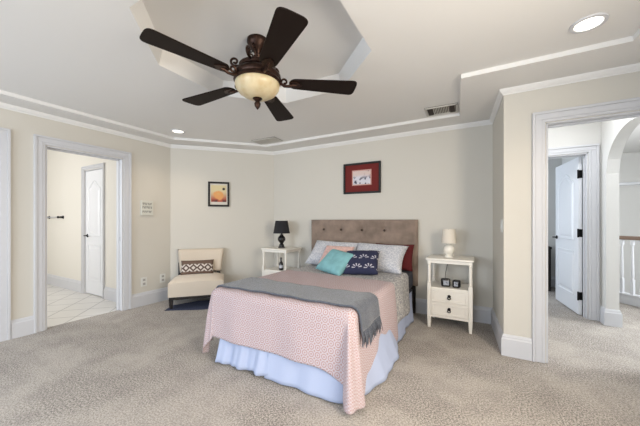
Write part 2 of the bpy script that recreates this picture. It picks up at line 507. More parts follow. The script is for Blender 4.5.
sweep('baseboard_right', [J1, J2, V((.397, YD))], BASE, M['trim'])
sweep('baseboard_left_rear', [V((XL, YR)), V((XL, -.03))], BASE, M['trim'])
sweep('baseboard_window_side', [V((XR, YD)), V((XR, YR))], BASE, M['trim'])

# casing in a "facing frame": local x to the right along the wall, local +y into the wall
def casing(name, w, h, depth, loc, rz, cw=.10, both=True, jamb=.02, m=None):
    b = MB(); m = m or M['trim']
    # jamb lining through the wall
    b.box(0, .012, -.002, depth + .002, 0, h).box(w - .012, w, -.002, depth + .002, 0, h).box(0, w, -.002, depth + .002, h - .012, h)
    # door stop
    b.box(.012, .024, depth * .45, depth * .72, 0, h - .012).box(w - .024, w - .012, depth * .45, depth * .72, 0, h - .012).box(.012, w - .012, depth * .45, depth * .72, h - .024, h - .012)
    sides = [(-1, 0)] + ([(1, depth)] if both else [])
    for sg, y in sides:
        for a, c, t in ((.006, cw * .30, .013), (cw * .30, cw * .78, .017), (cw * .78, cw, .026)):
            ya, yb = sorted((y, y + sg * t))
            for xa, xb in ((-c, -a), (w + a, w + c)): b.box(xa, xb, ya, yb, 0, h + a)
            b.box(-c, w + c, ya, yb, h + a, h + c)
    return struct(b.build(name, m, loc=loc, rot=(0, 0, rz), bevel=.002, seg=1))
casing('trim_2', .78, DH, T, (XL, 1.27, 0), PI / 2)
casing('trim_3', .815, DH, T, (XL, .08, 0), PI / 2)
casing('trim_4', OX1 - OX0, DH, .13, (OX0, YD, 0), 0, cw=.096)
HY = 4.65
casing('trim_5', .80, DH, .12, (.36, HY, 0), 0)

# panel doors: local x from the hinge, -y is the front
def arch_pts(x0, x1, z0, z1, rise, n=18):
    pts = [(x0, z0), (x1, z0)]
    if not rise: return pts + [(x1, z1), (x0, z1)]
    for i in range(n + 1):
        t = i / n; x = x1 + (x0 - x1) * t
        s = math.sin(PI * t); k = s ** 2 * .75 + (1 - abs(2 * t - 1)) * .25
        pts.append((x, z1 - rise + rise * k))
    return pts
def shrink(pts, d):
    cx = sum(p[0] for p in pts) / len(pts); cz = (max(p[1] for p in pts) + min(p[1] for p in pts)) / 2
    hx = max(abs(p[0] - cx) for p in pts); hz = max(abs(p[1] - cz) for p in pts)
    return [(cx + (p[0] - cx) * (hx - d) / hx, cz + (p[1] - cz) * (hz - d) / hz) for p in pts]
def panel_door(name, w, h, loc, rz, handle=True, hinges=True):
    th = .036
    d = struct(MB().box(.002, w - .002, 0, th, .012, h).build(name, M['door'], loc=loc, rot=(0, 0, rz), bevel=.002, seg=1))
    mg = w * .17
    for z0, z1, rise in ((.24, h * .40, 0), (h * .475, h - .17, .12)):
        pts = arch_pts(mg, w - mg, z0, z1, rise)
        b = MB()
        for y, sg in ((0, -1), (th, 1)):
            loop = [(x, y, z) for x, z in pts]
            b.tube(loop + [loop[0]], .009, 6)
            inner = shrink(pts, .035); inner2 = shrink(pts, .055)
            n = len(inner)
            a = [b.bm.verts.new((x, y, z)) for x, z in inner]; c = [b.bm.verts.new((x, y + sg * .007, z)) for x, z in inner2]
            b.bm.faces.new(c)
            for i in range(n): b.bm.faces.new((a[i], a[(i + 1) % n], c[(i + 1) % n], c[i]))
        b.build('door_panel', M['door'], d)
    if handle:
        hx = w - .065
        b = MB()
        for y, sg in ((0, -1), (th, 1)):
            b.lathe([(.027, y), (.027, y + sg * .008), (.012, y + sg * .012), (.010, y + sg * .05)], (hx, 0, .96), 16, 'Y')
            b.tube([(hx, y + sg * .05, .96), (hx - .05, y + sg * .052, .962), (hx - .11, y + sg * .048, .955)], [.010, .009, .006], 8)
        b.build('door_handle', M['black_metal'], d, smooth='auto')
    if hinges:
        for z in (.25, 1.05, h - .22):
            MB().box(-.004, .002, -.004, th + .006, z - .05, z + .05).box(-.006, .026, th - .002, th + .004, z - .05, z + .05).cyl(.009, z - .055, z + .055, (-.004, th + .006, 0), 10).build('hinge', M['black_metal'], d)
    return d
panel_door('door_1', .81, 2.02, (XL - .075, .082, 0), PI / 2, hinges=False)      # closed door at the left edge

# ---- bathroom seen through the left doorway
BY = 2.23
wall_y('wall_bathroom', BY, BY + .12, [(-5.725, -5.125, 0, DH)], -7.8, XL - T, 2.75, M['bath_wall'])
wall_x('wall_bathroom_end', -7.92, -7.8, [], -.2, BY + .12, 2.75, M['bath_wall'])
wall_y('wall_bathroom_near', -.32, -.2, [(-6.8, -5.2, .9, 2.3)], -7.92, XL - T, 2.75, M['bath_wall'])
struct(MB().box(-7.95, XL - T, -.32, 2.4, 2.75, 2.83).build('ceiling_bathroom', M['ceiling']))
struct(MB().box(-5.9, -4.95, BY + .12, BY + .2, 0, 2.2).build('wall_closet', M['bath_wall']))
sweep('baseboard_bathroom', [V((-7.8, BY)), V((-5.8, BY))], BASE, M['trim'])
sweep('baseboard_bathroom_right', [V((-5.05, BY)), V((XL - T, BY))], BASE, M['trim'])
casing('trim_6', .60, DH, .12, (-5.725, BY, 0), 0, cw=.065, both=False)
d = panel_door('door_2', .58, 2.022, (-5.136, BY + .046, 0), PI, handle=True)
# hinges of the bathroom door left on the jamb, strike plate opposite (local frame of the casing)
t2 = bpy.data.objects['trim_2']
for z in (.3, 1.06, 1.82):
    MB().box(.012, .016, .09, .135, z - .05, z + .05).cyl(.009, z - .055, z + .055, (.018, .14, 0), 10).build('hinge', M['black_metal'], t2)
MB().box(.764, .768, .035, .06, .93, .99).build('strike_plate', M['bottle_label'], t2)
t = thing('towel_bar', 'slim towel bar with dark posts on white bathroom wall', 'towel bar', (-6.85, BY, 1.27))
for x in (-.3, .3):
    MB().lathe([(.028, 0), (.028, -.01), (.018, -.015), (.014, -.06), (.02, -.068), (.02, -.085), (.008, -.092)], (x, 0, 0), 16, 'Y').build('post', M['black_metal'], t, smooth='auto')
MB().cyl(.008, -.3, .3, (0, -.072, 0), 12, 'X').build('bar', M['bottle_label'], t, smooth='auto')

# ---- hall, far room and stair landing seen through the right doorway
wall_y('wall_hall_far', HY, HY + .12, [(.36, 1.16, 0, DH)], .18, 1.39, 2.6, M['hall_wall'])
wall_x('wall_hall_left', .30, .355, [], J2.y + .13, HY, 2.6, M['hall_wall'])
AX = 1.28
def arch_wall():
    """hall side wall pierced by an arched opening that faces -X"""
    y0, y1, zs, rise = 3.29, 4.49, 1.75, .43
    b = MB(); bm = b.bm
    n = 28
    arc = [(y1 + (y0 - y1) * (i / n)) for i in range(n + 1)]
    zc = [(zs + rise * math.sqrt(max(0, 1 - ((y - (y0 + y1) / 2) / ((y1 - y0) / 2)) ** 2))) for y in arc]
    for i in range(n):
        ya, yb = arc[i + 1], arc[i]; za, zb = zc[i + 1], zc[i]
        b.hexa([(AX, ya, za), (AX + .11, ya, za), (AX + .11, yb, zb), (AX, yb, zb)], [(AX, ya, 2.6), (AX + .11, ya, 2.6), (AX + .11, yb, 2.6), (AX, yb, 2.6)])
    b.box(AX, AX + .11, y1, HY, 0, 2.6); b.box(AX, AX + .11, YD + .13, y0, 0, 2.6)
    bmesh.ops.remove_doubles(bm, verts=bm.verts, dist=.0005)
    return struct(b.build('wall_hall_arch', M['hall_wall']))
arch_wall()
sweep('baseboard_hall', [V((1.265, HY)), V((AX, HY)), V((AX, 4.49)), V((AX + .11, 4.49)), V((AX + .11, HY))], [(o_ * 1.0, z) for o_, z in BASE], M['trim'])
struct(MB().box(.17, 4.2, 3.18, 9.2, 2.6, 2.7).box(-1.6, .17, HY, 9.2, 2.6, 2.7).build('ceiling_hall', M['ceiling']))
sweep('trim_7', [V((.355, HY)), V((AX, HY)), V((AX, YD + .13))], [(0, 2.54), (.03, 2.54), (.07, 2.6), (0, 2.6)], M['trim'])
# far room
wall_y('wall_far_room', 6.6, 6.72, [], -1.6, 1.42, 2.6, M['hall_wall'])
wall_x('wall_far_room_right', 1.30, 1.42, [], HY + .12, 6.72, 2.6, M['hall_wall'])
wall_x('wall_far_room_left', -1.62, -1.5, [(5.2, 6.4, .7, 2.1)], HY, 6.72, 2.6, M['hall_wall'])
sweep('baseboard_far_room', [V((-1.5, 6.6)), V((1.3, 6.6)), V((1.3, HY + .14))], BASE, M['trim'])
dd = panel_door('door_3', .80, 2.02, (1.138, HY + .125, 0), math.radians(96), handle=True, hinges=True)
tag(MB().box(-.16, .16, -.2, .2, .72, .76).box(-.15, -.11, -.19, .19, .0, .72).box(.11, .15, -.19, .19, 0, .72).box(-.11, .11, -.02, .0, .1, .72).build('side_table', M['darkwood'], loc=(.92, 6.36, 0), bevel=.004), 'black narrow table standing past the open hall door', 'table')
# stair hall behind the arch
struct(MB().box(1.30, 4.3, 8.2, 8.3, -1.2, 2.6).build('wall_stair_far', M['hall_wall']))
struct(MB().box(4.1, 4.2, 3.05, 8.3, -1.2, 2.6).build('wall_stair_right', M['hall_wall']))
struct(MB().box(1.30, 1.42, 6.72, 8.3, -1.2, 2.6).build('wall_stair_left', M['hall_wall']))
wall_y('wall_stair_near', 2.93, 3.05, [], 1.41, 4.2, 2.6, M['hall_wall'])
struct(MB().box(1.3, 4.2, 2.9, 8.3, -1.2, -1.1).build('floor_stairwell', M['carpet']))
sweep('trim_8', [V((1.42, 8.2)), V((4.1, 8.2))], [(0, 1.93), (.035, 1.94), (.035, 1.99), (0, 2.0)], M['trim'])
r0 = Vector((1.42, 6.41)); r1 = Vector((2.95, 4.37)); rd = (r1 - r0); L = rd.length; ra = math.atan2(rd.y, rd.x)
t = thing('stair_railing', 'white spindle stair railing with brown wood handrail beyond arch', 'railing', (r0.x, r0.y, 0), ra)
MB().box(0, L, -.045, .045, 0, .13).box(0, L, -.06, .06, .13, .15).build('kerb', M['trim'], t, bevel=.004)
MB().box(0, L, -.032, .032, .93, .985).build('handrail', M['handrail'], t, bevel=.012, seg=3)
nb = 20
for i in range(nb):
    x = L * (i + .5) / nb
    MB().box(x - .017, x + .017, -.017, .017, .15, .36).box(x - .017, x + .017, -.017, .017, .86, .93).lathe([(.016, .36), (.012, .38), (.017, .42), (.013, .7), (.011, .84), (.016, .86)], (x, 0, 0), 10).build('baluster', M['trim'], t)
t = thing('stair_handrail', 'dark lower handrail descending the stairwell behind white spindles', 'handrail', (2.6, 6.7, 0), 0)
MB().tube([(-.05, .15, .30), (1.2, -.2, .30)], .025, 10).build('rail', M['handrail'], t)
for x, y in ((.1, .105), (.9, -.11)): MB().cyl(.012, -1.1, .30, (x, y, 0), 8).build('bracket_post', M['trim'], t)

# windows behind the camera and on the right: real frames in the openings
def window(name, w, h, loc, rz):
    d = struct(MB().box(-.06, w + .06, -.02, .0, -.06, 0).box(-.06, w + .06, -.02, 0, h, h + .07).box(-.07, 0, -.02, 0, -.06, h + .07).box(w, w + .07, -.02, 0, -.06, h + .07).box(-.09, w + .09, -.05, 0, -.085, -.06).build(name, M['trim'], loc=loc, rot=(0, 0, rz)))
    MB().box(0, .04, .03, .07, 0, h).box(w - .04, w, .03, .07, 0, h).box(.04, w - .04, .03, .07, 0, .05).box(.04, w - .04, .03, .07, h - .04, h).box(.04, w - .04, .03, .07, h / 2 - .02, h / 2 + .02).build('window_frame', M['trim'], d)
    return d
window('window_1', 1.4, 1.6, (-2.2, YR, .55), PI)
window('window_2', 1.4, 1.6, (-.05, YR, .55), PI)
window('window_3', 1.2, 1.5, (XR, 1.25, .65), -PI / 2)

# ------------------------------------------------------------------ bed
bed = thing('bed', 'queen bed with tufted taupe suede headboard against back wall', 'bed', (-1.475, 3.88, 0))
HBX = -.022
# local: x across, -y towards the foot
def headboard():
    w, z0, z1 = .80, .36, 1.222
    BXS = (-.575, -.285, .04, .365)
    btn = [(BXS[i], 1.075) for i in range(4)] + [(BXS[i], .78) for i in range(4)]
    nu, nv = 96, 52
    def y_at(x, z):
        e = min(w - abs(x), z1 - z, z - z0)
        y = -.075 + .03 * max(0, 1 - e / .03) ** 2
        for bx, bz in btn:
            dx, dz = x - bx, z - bz
            r = math.hypot(dx, dz)
            y += .026 * math.exp(-(r / .04) ** 2) + .010 * math.exp(-(r / .12) ** 2)
            y += .008 * math.exp(-(abs(dx) / .014) ** 2) * math.exp(-abs(dz) / .09)
        return y
    b = MB()
    b.grid(lambda u, v: (-w + 2 * w * u, y_at(-w + 2 * w * u, z0 + (z1 - z0) * v), z0 + (z1 - z0) * v), nu, nv)
    b.box(-w, w, -.045, 0, z0, z1)
    hb = b.build('headboard', M['suede'], bed, loc=(HBX, 0, 0), smooth='auto')
    for bx, bz in btn:
        MB().lathe([(.003, -.066), (.014, -.062), (.016, -.055), (.012, -.05)], (bx, 0, bz), 14, 'Y').build('button', M['suede_button'], hb, smooth=True)
headboard()
for x in (-.72, .72): MB().box(x - .03, x + .03, -.045, -.01, 0, .36).build('headboard_post', M['darkwood'], bed)
MB().box(-.605, .735, -2.12, -.085, .34, .575).build('mattress', M['mattress'], bed, bevel=.05, seg=4, smooth='auto')
MB().box(-.60, .73, -2.10, -.09, .17, .335).build('box_spring', M['mattress'], bed, bevel=.02)
for x in (-.50, .64):
    for y in (-1.95, -.25): MB().lathe([(.022, 0), (.03, .02), (.03, .17)], (x, y, 0), 12).build('leg', M['darkwood'], bed)
BX0, BX1, BY0 = -2.09, -.725, 1.735

def skirt_panel(path, flare, waves, amp, z1=.335, z0=.012, n=160, ph=0, lift=None):
    """path of points (world x,y) at the top; flare(t) pushes the hem out"""
    pts = [Vector(p) for p in path]; seg = [(pts[i + 1] - pts[i]).length for i in range(len(pts) - 1)]; tot = sum(seg)
    def at(t):
        d = t * tot
        for i, L_ in enumerate(seg):
            if d <= L_ or i == len(seg) - 1:
                return pts[i] + (pts[i + 1] - pts[i]) * (d / L_)
            d -= L_
    def fn(u, v):
        p = at(u); q0 = at(max(0, u - .03)); q1 = at(min(1, u + .03)); dr = (q1 - q0).normalized(); nm = Vector((dr.y, -dr.x))
        out = (flare(u) * (v ** 1.2) + amp * v * (math.sin(u * waves + ph) + .45 * math.sin(u * waves * 2.3 + 1.3 + ph)))
        q = p + nm * (out + .006)
        zz = z0 + (lift(u) if lift else 0)
        return (q.x + 1.475, q.y - 3.88, z1 + (zz - z1) * v)
    return fn
b = MB()
b.grid(skirt_panel([(-1.95, 1.765), (-1.38, 1.765)], lambda u: .075, 17, .016, ph=.4, lift=lambda u: .02 * u + .006 * math.sin(u * 20)), 70, 12)
b.grid(skirt_panel([(-1.43, 1.765), (-.95, 1.765), (-.81, 1.765), (-.76, 1.80), (-.735, 1.9), (-.735, 2.2), (-.735, 2.6), (-.735, 3.62)],
      lambda u: .03 + .09 * math.exp(-((u - .48) / .15) ** 2) + .05 * math.exp(-((u - .12) / .15) ** 2), 34, .013, ph=.9), 180, 12)
b.build('bed_skirt', M['skirt'], bed, smooth=True, solid=.003)

# bedding cloths: flat sheet coordinates wrapped over the mattress edges
def drape(x0, x1, y0, zt, r, wave=.012, k=11.0, flare=.10, corner=1.0, puff=0, cflare=.12):
    def hang(o, fl):
        q = r * PI / 2
        if o < q: th = o / r; return r * math.sin(th), r * (1 - math.cos(th))
        e = o - q; return r + fl * e, r + e * math.sqrt(1 - fl * fl)
    def fn(a, b):
        ix0, ix1, iy0 = x0 + r, x1 - r, y0 + r
        ox = a - ix1 if a > ix1 else (a - ix0 if a < ix0 else 0.0)
        oy = b - iy0 if b < iy0 else 0.0
        if ox == 0 and oy == 0:
            z = zt + puff * (math.sin(a * 7.3 + b * 3.1) * math.sin(b * 6.1 - a * 2)) + .0025 * math.sin(a * 23 + b * 17)
            return (a, b, z)
        cxp = min(max(a, ix0), ix1); cyp = max(b, iy0)
        if ox != 0 and oy != 0:
            rho = min(math.hypot(ox, oy) * corner, zt - .014 + .44 * r); ph = math.atan2(abs(oy), abs(ox))
            sx = 1 if ox > 0 else -1
            w45 = math.sin(2 * ph)
            out, down = hang(rho, flare + ((cflare if sx > 0 else cflare * .45) - flare) * w45)
            out += wave * 2.0 * math.sin(ph * 8.0 + .3) * min(1, down / .25) * w45
            ph += (.24 if sx > 0 else -.30) * w45
            return (cxp + sx * out * math.cos(ph), cyp - out * math.sin(ph), max(.014, zt - down))
        o = abs(ox) + abs(oy)
        out, down = hang(o, flare)
        s = b if ox else a
        out += wave * min(1, down / .3) * (math.sin(s * k) + .4 * math.sin(s * k * 2.1 + 1))
        if ox: return (cxp + math.copysign(out, ox), b, zt - down)
        return (a, cyp - out, zt - down)
    return fn

# comforter (under the coverlet, shows at the head end and hangs on the right)
f = drape(-2.087, -.728, 1.0, .592, .05, .016, 9.0, .07)
b = MB()
b.grid(lambda u, v: f(-2.30 + (2.30 - .33 + .035 * math.sin(v * 9)) * u, 2.45 + .98 * v), 90, 50)
tag(b.build('comforter', M['comforter'], smooth=True, solid=.006), 'grey floral comforter under the pillows, hanging over right side of bed', 'comforter')

# coverlet
f2 = drape(BX0 - .004, BX1 + .006, BY0 - .006, .606, .055, .010, 10.0, .06, 1.08, 0, .27)
CX0, CX1, CY0, CY1 = -2.52, -.225, 1.345, 2.80
def hem(u, v):
    a = CX0 + (CX1 - CX0) * u
    bb = CY0 + (CY1 + .04 * math.sin(u * 5) - CY0) * v
    if a > BX1: a = BX1 + (a - BX1) * (1 - .05 * math.sin(v * 6) + .20 * math.exp(-((max(bb, 1.78) - 1.78) / .24) ** 2))
    if bb < BY0: bb = BY0 - (BY0 - bb) * (1 + .22 * math.exp(-((min(a, BX1) - BX1) / .14) ** 2))
    return a, bb
b = MB()
b.grid(lambda u, v: f2(*hem(u, v)), 190, 120, lambda u, v: hem(u, v))
tag(b.build('coverlet', M['coverlet'], smooth=True, solid=.005), 'pink patterned coverlet spread over the bed and hanging at foot', 'coverlet')

# grey throw with fringe
f3 = drape(BX0 - .012, BX1 + .022, BY0 - .016, .622, .06, .010, 14.0, .12, 1.0, .004)
thr = thing('throw_blanket', 'grey wool throw with fringed end folded across foot of bed', 'throw', (-1.475, 1.95, .6))
def tf(u, v):
    a = -2.20 + (2.20 - .565) * u
    y0 = 1.805 + .008 * math.sin(u * 7); y1 = 2.20 + .02 * math.sin(u * 6 + 1)
    if u < .12: y1 -= .10 * (1 - u / .12)
    x, y, z = f3(a, y0 + (y1 - y0) * v)
    return (x + 1.475, y - 1.95, z - .6)
b = MB(); b.grid(tf, 130, 34)
b.build('blanket', M['throw'], thr, smooth=True, solid=.012)
b = MB()
for i in range(64):
    v = (i + .5) / 64
    p = Vector(tf(1.0, v)); p.x += .0
    ln = .10 + random.uniform(-.02, .03); dy = random.uniform(-.025, .02); dx = random.uniform(.0, .025)
    b.tube([p + Vector((0, 0, .004)), p + Vector((dx * .5 + .004, dy * .3, -ln * .5)), p + Vector((dx, dy, -ln))], [.0045, .004, .002], 5)
fr = b.build('fringe', M['throw'], thr); fr['kind'] = 'stuff'

# pillows and cushions
def cushion(w, h, t, pinch=.06, n=26, sag=0):
    b = MB()
    def pt(u, v, sg):
        x, z = 2 * u - 1, 2 * v - 1
        th = t / 2 * (max(0, (1 - x ** 4)) * max(0, (1 - z ** 4))) ** .55
        px = w / 2 * x * (1 - pinch * (1 - z * z) * abs(x) ** 3)
        pz = h / 2 * z * (1 - pinch * (1 - x * x) * abs(z) ** 3) - sag * (1 - x * x) * (z > 0) * z
        th += .004 * math.sin(7 * x + 3 * z) * (1 - x * x) * (1 - z * z)
        return (px, sg * th, pz)
    b.grid(lambda u, v: pt(u, v, -1), n, n); b.grid(lambda u, v: pt(u, v, 1), n, n)
    bmesh.ops.remove_doubles(b.bm, verts=b.bm.verts, dist=.0004)
    return b
def place(o, loc, lean, rz=0, roll=0):
    o.rotation_mode = 'XYZ'
    o.matrix_world = Matrix.Translation(loc) @ Matrix.Rotation(rz, 4, 'Z') @ Matrix.Rotation(-lean, 4, 'X') @ Matrix.Rotation(roll, 4, 'Y')
R = math.radians
pz = .60
o = cushion(.70, .43, .19, .09, 26, .02).build('pillow', M['floral'], smooth=True); place(o, (-1.73, 3.45, .765), R(46), 0, R(2)); tag(o, 'grey floral pillow leaning on left half of headboard', 'pillow', 'floral pillows on the bed')
o = cushion(.68, .43, .19, .09, 26, .02).build('pillow', M['floral'], smooth=True); place(o, (-1.10, 3.44, .755), R(46), 0, R(2)); tag(o, 'grey floral pillow leaning on right half of headboard', 'pillow', 'floral pillows on the bed')
o = cushion(.50, .34, .12).build('pillow', M['maroon'], smooth=True); place(o, (-.955, 3.62, .75), R(20)); tag(o, 'maroon pillow peeking out behind right floral pillow', 'pillow')
o = cushion(.42, .38, .10).build('cushion', M['pinkcloth'], smooth=True); place(o, (-1.60, 3.26, .738), R(44), R(-4)); tag(o, 'pale pink cushion mostly hidden behind teal cushion', 'cushion')
o = cushion(.385, .36, .13).build('cushion', M['teal'], smooth=True); place(o, (-1.485, 3.04, .718), R(52), R(-6), R(12)); tag(o, 'teal square cushion tilted in front of left floral pillow', 'cushion')
o = cushion(.40, .36, .13).build('cushion', M['leaf'], smooth=True); place(o, (-1.19, 3.11, .728), R(50), R(10), R(-3)); tag(o, 'navy cushion with white leaf print in front of right pillow', 'cushion')

# ------------------------------------------------------------------ nightstands
def nightstand(loc, label):
    t = thing('nightstand', label, 'nightstand', loc, 0, 'white nightstands beside the bed')
    w, dp, h = .46, .40, .785
    hx, hy = w / 2 - .022, dp / 2 - .022
    MB().box(-w / 2 - .012, w / 2 + .012, -dp / 2 - .012, dp / 2 + .012, h - .022, h).build('top', M['white'], t, bevel=.006)
    MB().box(-hx, hx, -hy - .012, -hy + .006, h - .055, h - .022).box(-hx, hx, hy - .006, hy + .012, h - .055, h - .022).box(-hx - .01, -hx + .008, -hy, hy, h - .055, h - .022).box(hx - .008, hx + .01, -hy, hy, h - .055, h - .022).build('apron', M['white'], t)
    for sx in (-1, 1):
        for sy in (-1, 1):
            MB().box(sx * hx - .02, sx * hx + .02, sy * hy - .02, sy * hy + .02, .12, .50).lathe([(.016, .50), (.021, .515), (.015, .53), (.0165, .62), (.015, .70), (.021, .715), (.018, .73)], (sx * hx, sy * hy, 0), 14).box(sx * hx - .019, sx * hx + .019, sy * hy - .019, sy * hy + .019, .73, h - .022).hexa(
                [(sx * hx + a * .014, sy * hy + c * .014, 0) for a, c in ((-1, -1), (1, -1), (1, 1), (-1, 1))], [(sx * hx + a * .02, sy * hy + c * .02, .12) for a, c in ((-1, -1), (1, -1), (1, 1), (-1, 1))]).build('leg', M['white'], t, bevel=.002, seg=1)
    MB().box(-hx, hx, -hy, hy, .44, .457).build('shelf', M['white'], t)
    MB().box(-hx - .01, -hx + .01, -hy, hy, .125, .44).box(hx - .01, hx + .01, -hy, hy, .125, .44).box(-hx, hx, hy - .01, hy + .01, .125, .44).box(-hx, hx, -hy, hy, .125, .14).box(-hx, hx, -hy - .016, -hy + .01, .125, .152).box(-hx, hx, -hy - .016, -hy + .01, .283, .297).box(-hx, hx, -hy - .016, -hy + .01, .425, .44).build('cabinet', M['white'], t)
    for z0, z1 in ((.154, .281), (.299, .423)):
        yf = -hy - .018
        b = MB().box(-hx + .022, hx - .022, yf + .006, yf + .02, z0, z1)
        b.box(-hx + .022, hx - .022, yf, yf + .006, z0, z0 + .022).box(-hx + .022, hx - .022, yf, yf + .006, z1 - .022, z1).box(-hx + .022, -hx + .045, yf, yf + .006, z0 + .022, z1 - .022).box(hx - .045, hx - .022, yf, yf + .006, z0 + .022, z1 - .022)
        d = b.build('drawer', M['white'], t, bevel=.002, seg=1)
        zc = (z0 + z1) / 2
        ring = [(.015 * math.sin(2 * PI * i / 16), yf - .008, zc - .004 - .017 * math.cos(2 * PI * i / 16)) for i in range(17)]
        MB().lathe([(.017, yf + .006), (.017, yf), (.008, yf - .006)], (0, 0, zc + .012), 14, 'Y').tube(ring, .005, 6).build('pull', M['black_metal'], d)
    return t
nightstand((-.29, 3.625, 0), 'white two-drawer nightstand right of bed holding pale lamp')
nightstand((-2.70, 3.60, 0), 'white nightstand left of bed holding black lamp')

# lamps
t = thing('table_lamp', 'black table lamp with black shade on left nightstand', 'lamp', (-2.70, 3.60, .785))
MB().lathe([(.052, 0), (.052, .014), (.040, .02), (.040, .05), (.022, .06), (.034, .085), (.058, .115), (.062, .14), (.050, .17), (.026, .19), (.032, .20), (.016, .21), (.012, .25)], (0, 0, 0), 24).build('base', M['black'], t, smooth='auto')
def shade(t, z0, z1, r0, r1, m):
    b = MB().lathe([(r0, z0), (r1, z1), (r1 - .004, z1), (r0 - .004, z0)], (0, 0, 0), 36)
    for f in [f for f in b.bm.faces if len(f.verts) > 4]: b.bm.faces.remove(f)
    o = b.build('lamp_shade', m, t, smooth='auto')
    MB().tube([(-r1 + .003, 0, z1 - .01), (r1 - .003, 0, z1 - .01)], .003, 6).tube([(0, -r1 + .003, z1 - .01), (0, r1 - .003, z1 - .01)], .003, 6).cyl(.006, z0 - .02, z1, (0, 0, 0), 8).build('shade_spider', M['black_metal'], t)
shade(t, .225, .422, .130, .096, M['blackshade'])
t = thing('table_lamp', 'small pale lamp with white ceramic base on right nightstand', 'lamp', (-.31, 3.62, .785))
MB().lathe([(.045, 0), (.045, .02), (.036, .03), (.052, .05), (.064, .085), (.060, .115), (.040, .14), (.018, .15), (.014, .18)], (0, 0, 0), 24).build('base', M['ceramic'], t, smooth='auto')
shade(t, .165, .325, .080, .068, M['ivory'])

# things on the nightstand shelves
def clock(loc, rz, w, h, label):
    t = thing('alarm_clock', label, 'clock', loc, rz, 'black clocks on the nightstand shelf')
    MB().box(-w / 2, w / 2, -.035, .035, 0, h).build('case', M['black'], t, bevel=.018, seg=4, smooth='auto')
    MB().box(-w / 2 + .02, w / 2 - .02, -.038, -.034, .02, h - .02).build('clock_face', M['clockface'], t, bevel=.001)
    MB().box(-.002, .002, -.040, -.038, h / 2, h / 2 + .022).box(0, .018, -.040, -.038, h / 2 - .002, h / 2 + .002).build('clock_hand', M['black'], t)
clock((-.335, 3.545, .458), R(12), .098, .092, 'wider black clock with grey face on right nightstand shelf')
clock((-.222, 3.535, .458), R(-8), .080, .086, 'narrower black clock, right of the other on nightstand shelf')
tag(MB().tube([(-.345, 3.60, .52), (-.35, 3.72, .60), (-.335, 3.80, .70), (-.31, 3.825, .76), (-.30, 3.835, .80)], .003, 6).build('power_cord', M['black'], smooth=True), 'thin dark cord rising behind black clocks on right nightstand', 'cord')
t = thing('bottle', 'small dark bottle with pale label on left nightstand shelf', 'bottle', (-2.635, 3.50, .458))
MB().lathe([(.03, 0), (.034, .01), (.034, .09), (.028, .11), (.012, .13), (.011, .165), (.014, .167), (.014, .185), (.01, .19)], (0, 0, 0), 20).build('body', M['glassdark'], t, smooth='auto')
MB().lathe([(.0345, .03), (.0345, .075)], (0, 0, 0), 20).build('label_band', M['bottle_label'], t, smooth='auto')

# ------------------------------------------------------------------ slipper chair in the corner
ch = thing('slipper_chair', 'cream armless slipper chair on black legs in the room corner', 'chair', (-3.665, 2.365, .0085), CD)
wch = .69
def seat():
    b = MB(); n = 24
    def top(u, v):
        x = -.01 + (wch + .02) * u; y = -.01 + .53 * v
        e = min(u, 1 - u) * (wch + .02); ey = min(v, 1 - v) * .53
        z = .345 + .055 * (1 - math.exp(-e / .05)) * (1 - math.exp(-ey / .05)) + .012 * math.sin(PI * u)
        return (x, y, z)
    b.grid(top, n, n)
    def side(p, q):
        return lambda u, v: (p[0] + (q[0] - p[0]) * u + 0, p[1] + (q[1] - p[1]) * u, .158 + (.345 + .012 * math.sin(PI * (u if abs(q[0] - p[0]) > .1 else 0)) - .158) * v)
    c = [(-.01, -.01), (wch + .01, -.01), (wch + .01, .52), (-.01, .52)]
    for i in range(4): b.grid(side(c[i], c[(i + 1) % 4]), n, 6)
    bmesh.ops.remove_doubles(b.bm, verts=b.bm.verts, dist=.0006)
    return b
seat().build('seat', M['linen'], ch, smooth='auto')
def back():
    b = MB(); n = 22
    def pt(u, v, sg):
        x, z = 2 * u - 1, 2 * v - 1
        hw = .295 + .045 * v
        th = .06 * (max(0, 1 - x ** 6) * max(0, 1 - z ** 6)) ** .4
        zz = .415 + .345 * v
        y = .475 + .09 * v + .035 * x * x * -1
        return (wch / 2 + .022 + hw * x, y + sg * th, zz)
    b.grid(lambda u, v: pt(u, v, -1), n, n); b.grid(lambda u, v: pt(u, v, 1), n, n)
    bmesh.ops.remove_doubles(b.bm, verts=b.bm.verts, dist=.0004)
    return b
back().build('backrest', M['linen'], ch, smooth=True)
MB().box(0, wch, 0, .51, .118, .158).build('base_rail', M['darkwood'], ch, bevel=.004)
for x, y in ((.025, .025), (wch - .025, .025), (.03, .485), (wch - .03, .485)):
    MB().hexa([(x + a * .018, y + c * .018, 0) for a, c in ((-1, -1), (1, -1), (1, 1), (-1, 1))], [(x + a * .025, y + c * .025, .13) for a, c in ((-1, -1), (1, -1), (1, 1), (-1, 1))]).build('leg', M['darkwood'], ch)
for x in (.07, wch - .07): MB().hexa([(x - .025, .45, .30), (x + .025, .45, .30), (x + .025, .50, .30), (x - .025, .50, .30)], [(x - .025, .475, .56), (x + .025, .475, .56), (x + .025, .515, .56), (x - .025, .515, .56)]).build('back_post', M['darkwood'], ch)
o = cushion(.46, .225, .13, .05).build('lumbar_cushion', M['lumbar'], smooth=True)
m4 = Matrix.Translation((-3.665, 2.365, 0)) @ Matrix.Rotation(CD, 4, 'Z')
place(o, m4 @ Vector((.325, .352, .505)), R(20), CD); tag(o, 'brown lumbar cushion with pale medallion band on cream chair', 'cushion')
tag(MB().slab([(-3.68, 2.315), (-3.27, 2.60), (-3.02, 3.0), (-3.30, 3.22), (-3.68, 2.84), (-3.80, 2.50)], 0.0, .008).build('accent_rug', M['rug'], bevel=.003, seg=1), 'slate blue rug lying under cream slipper chair', 'rug')

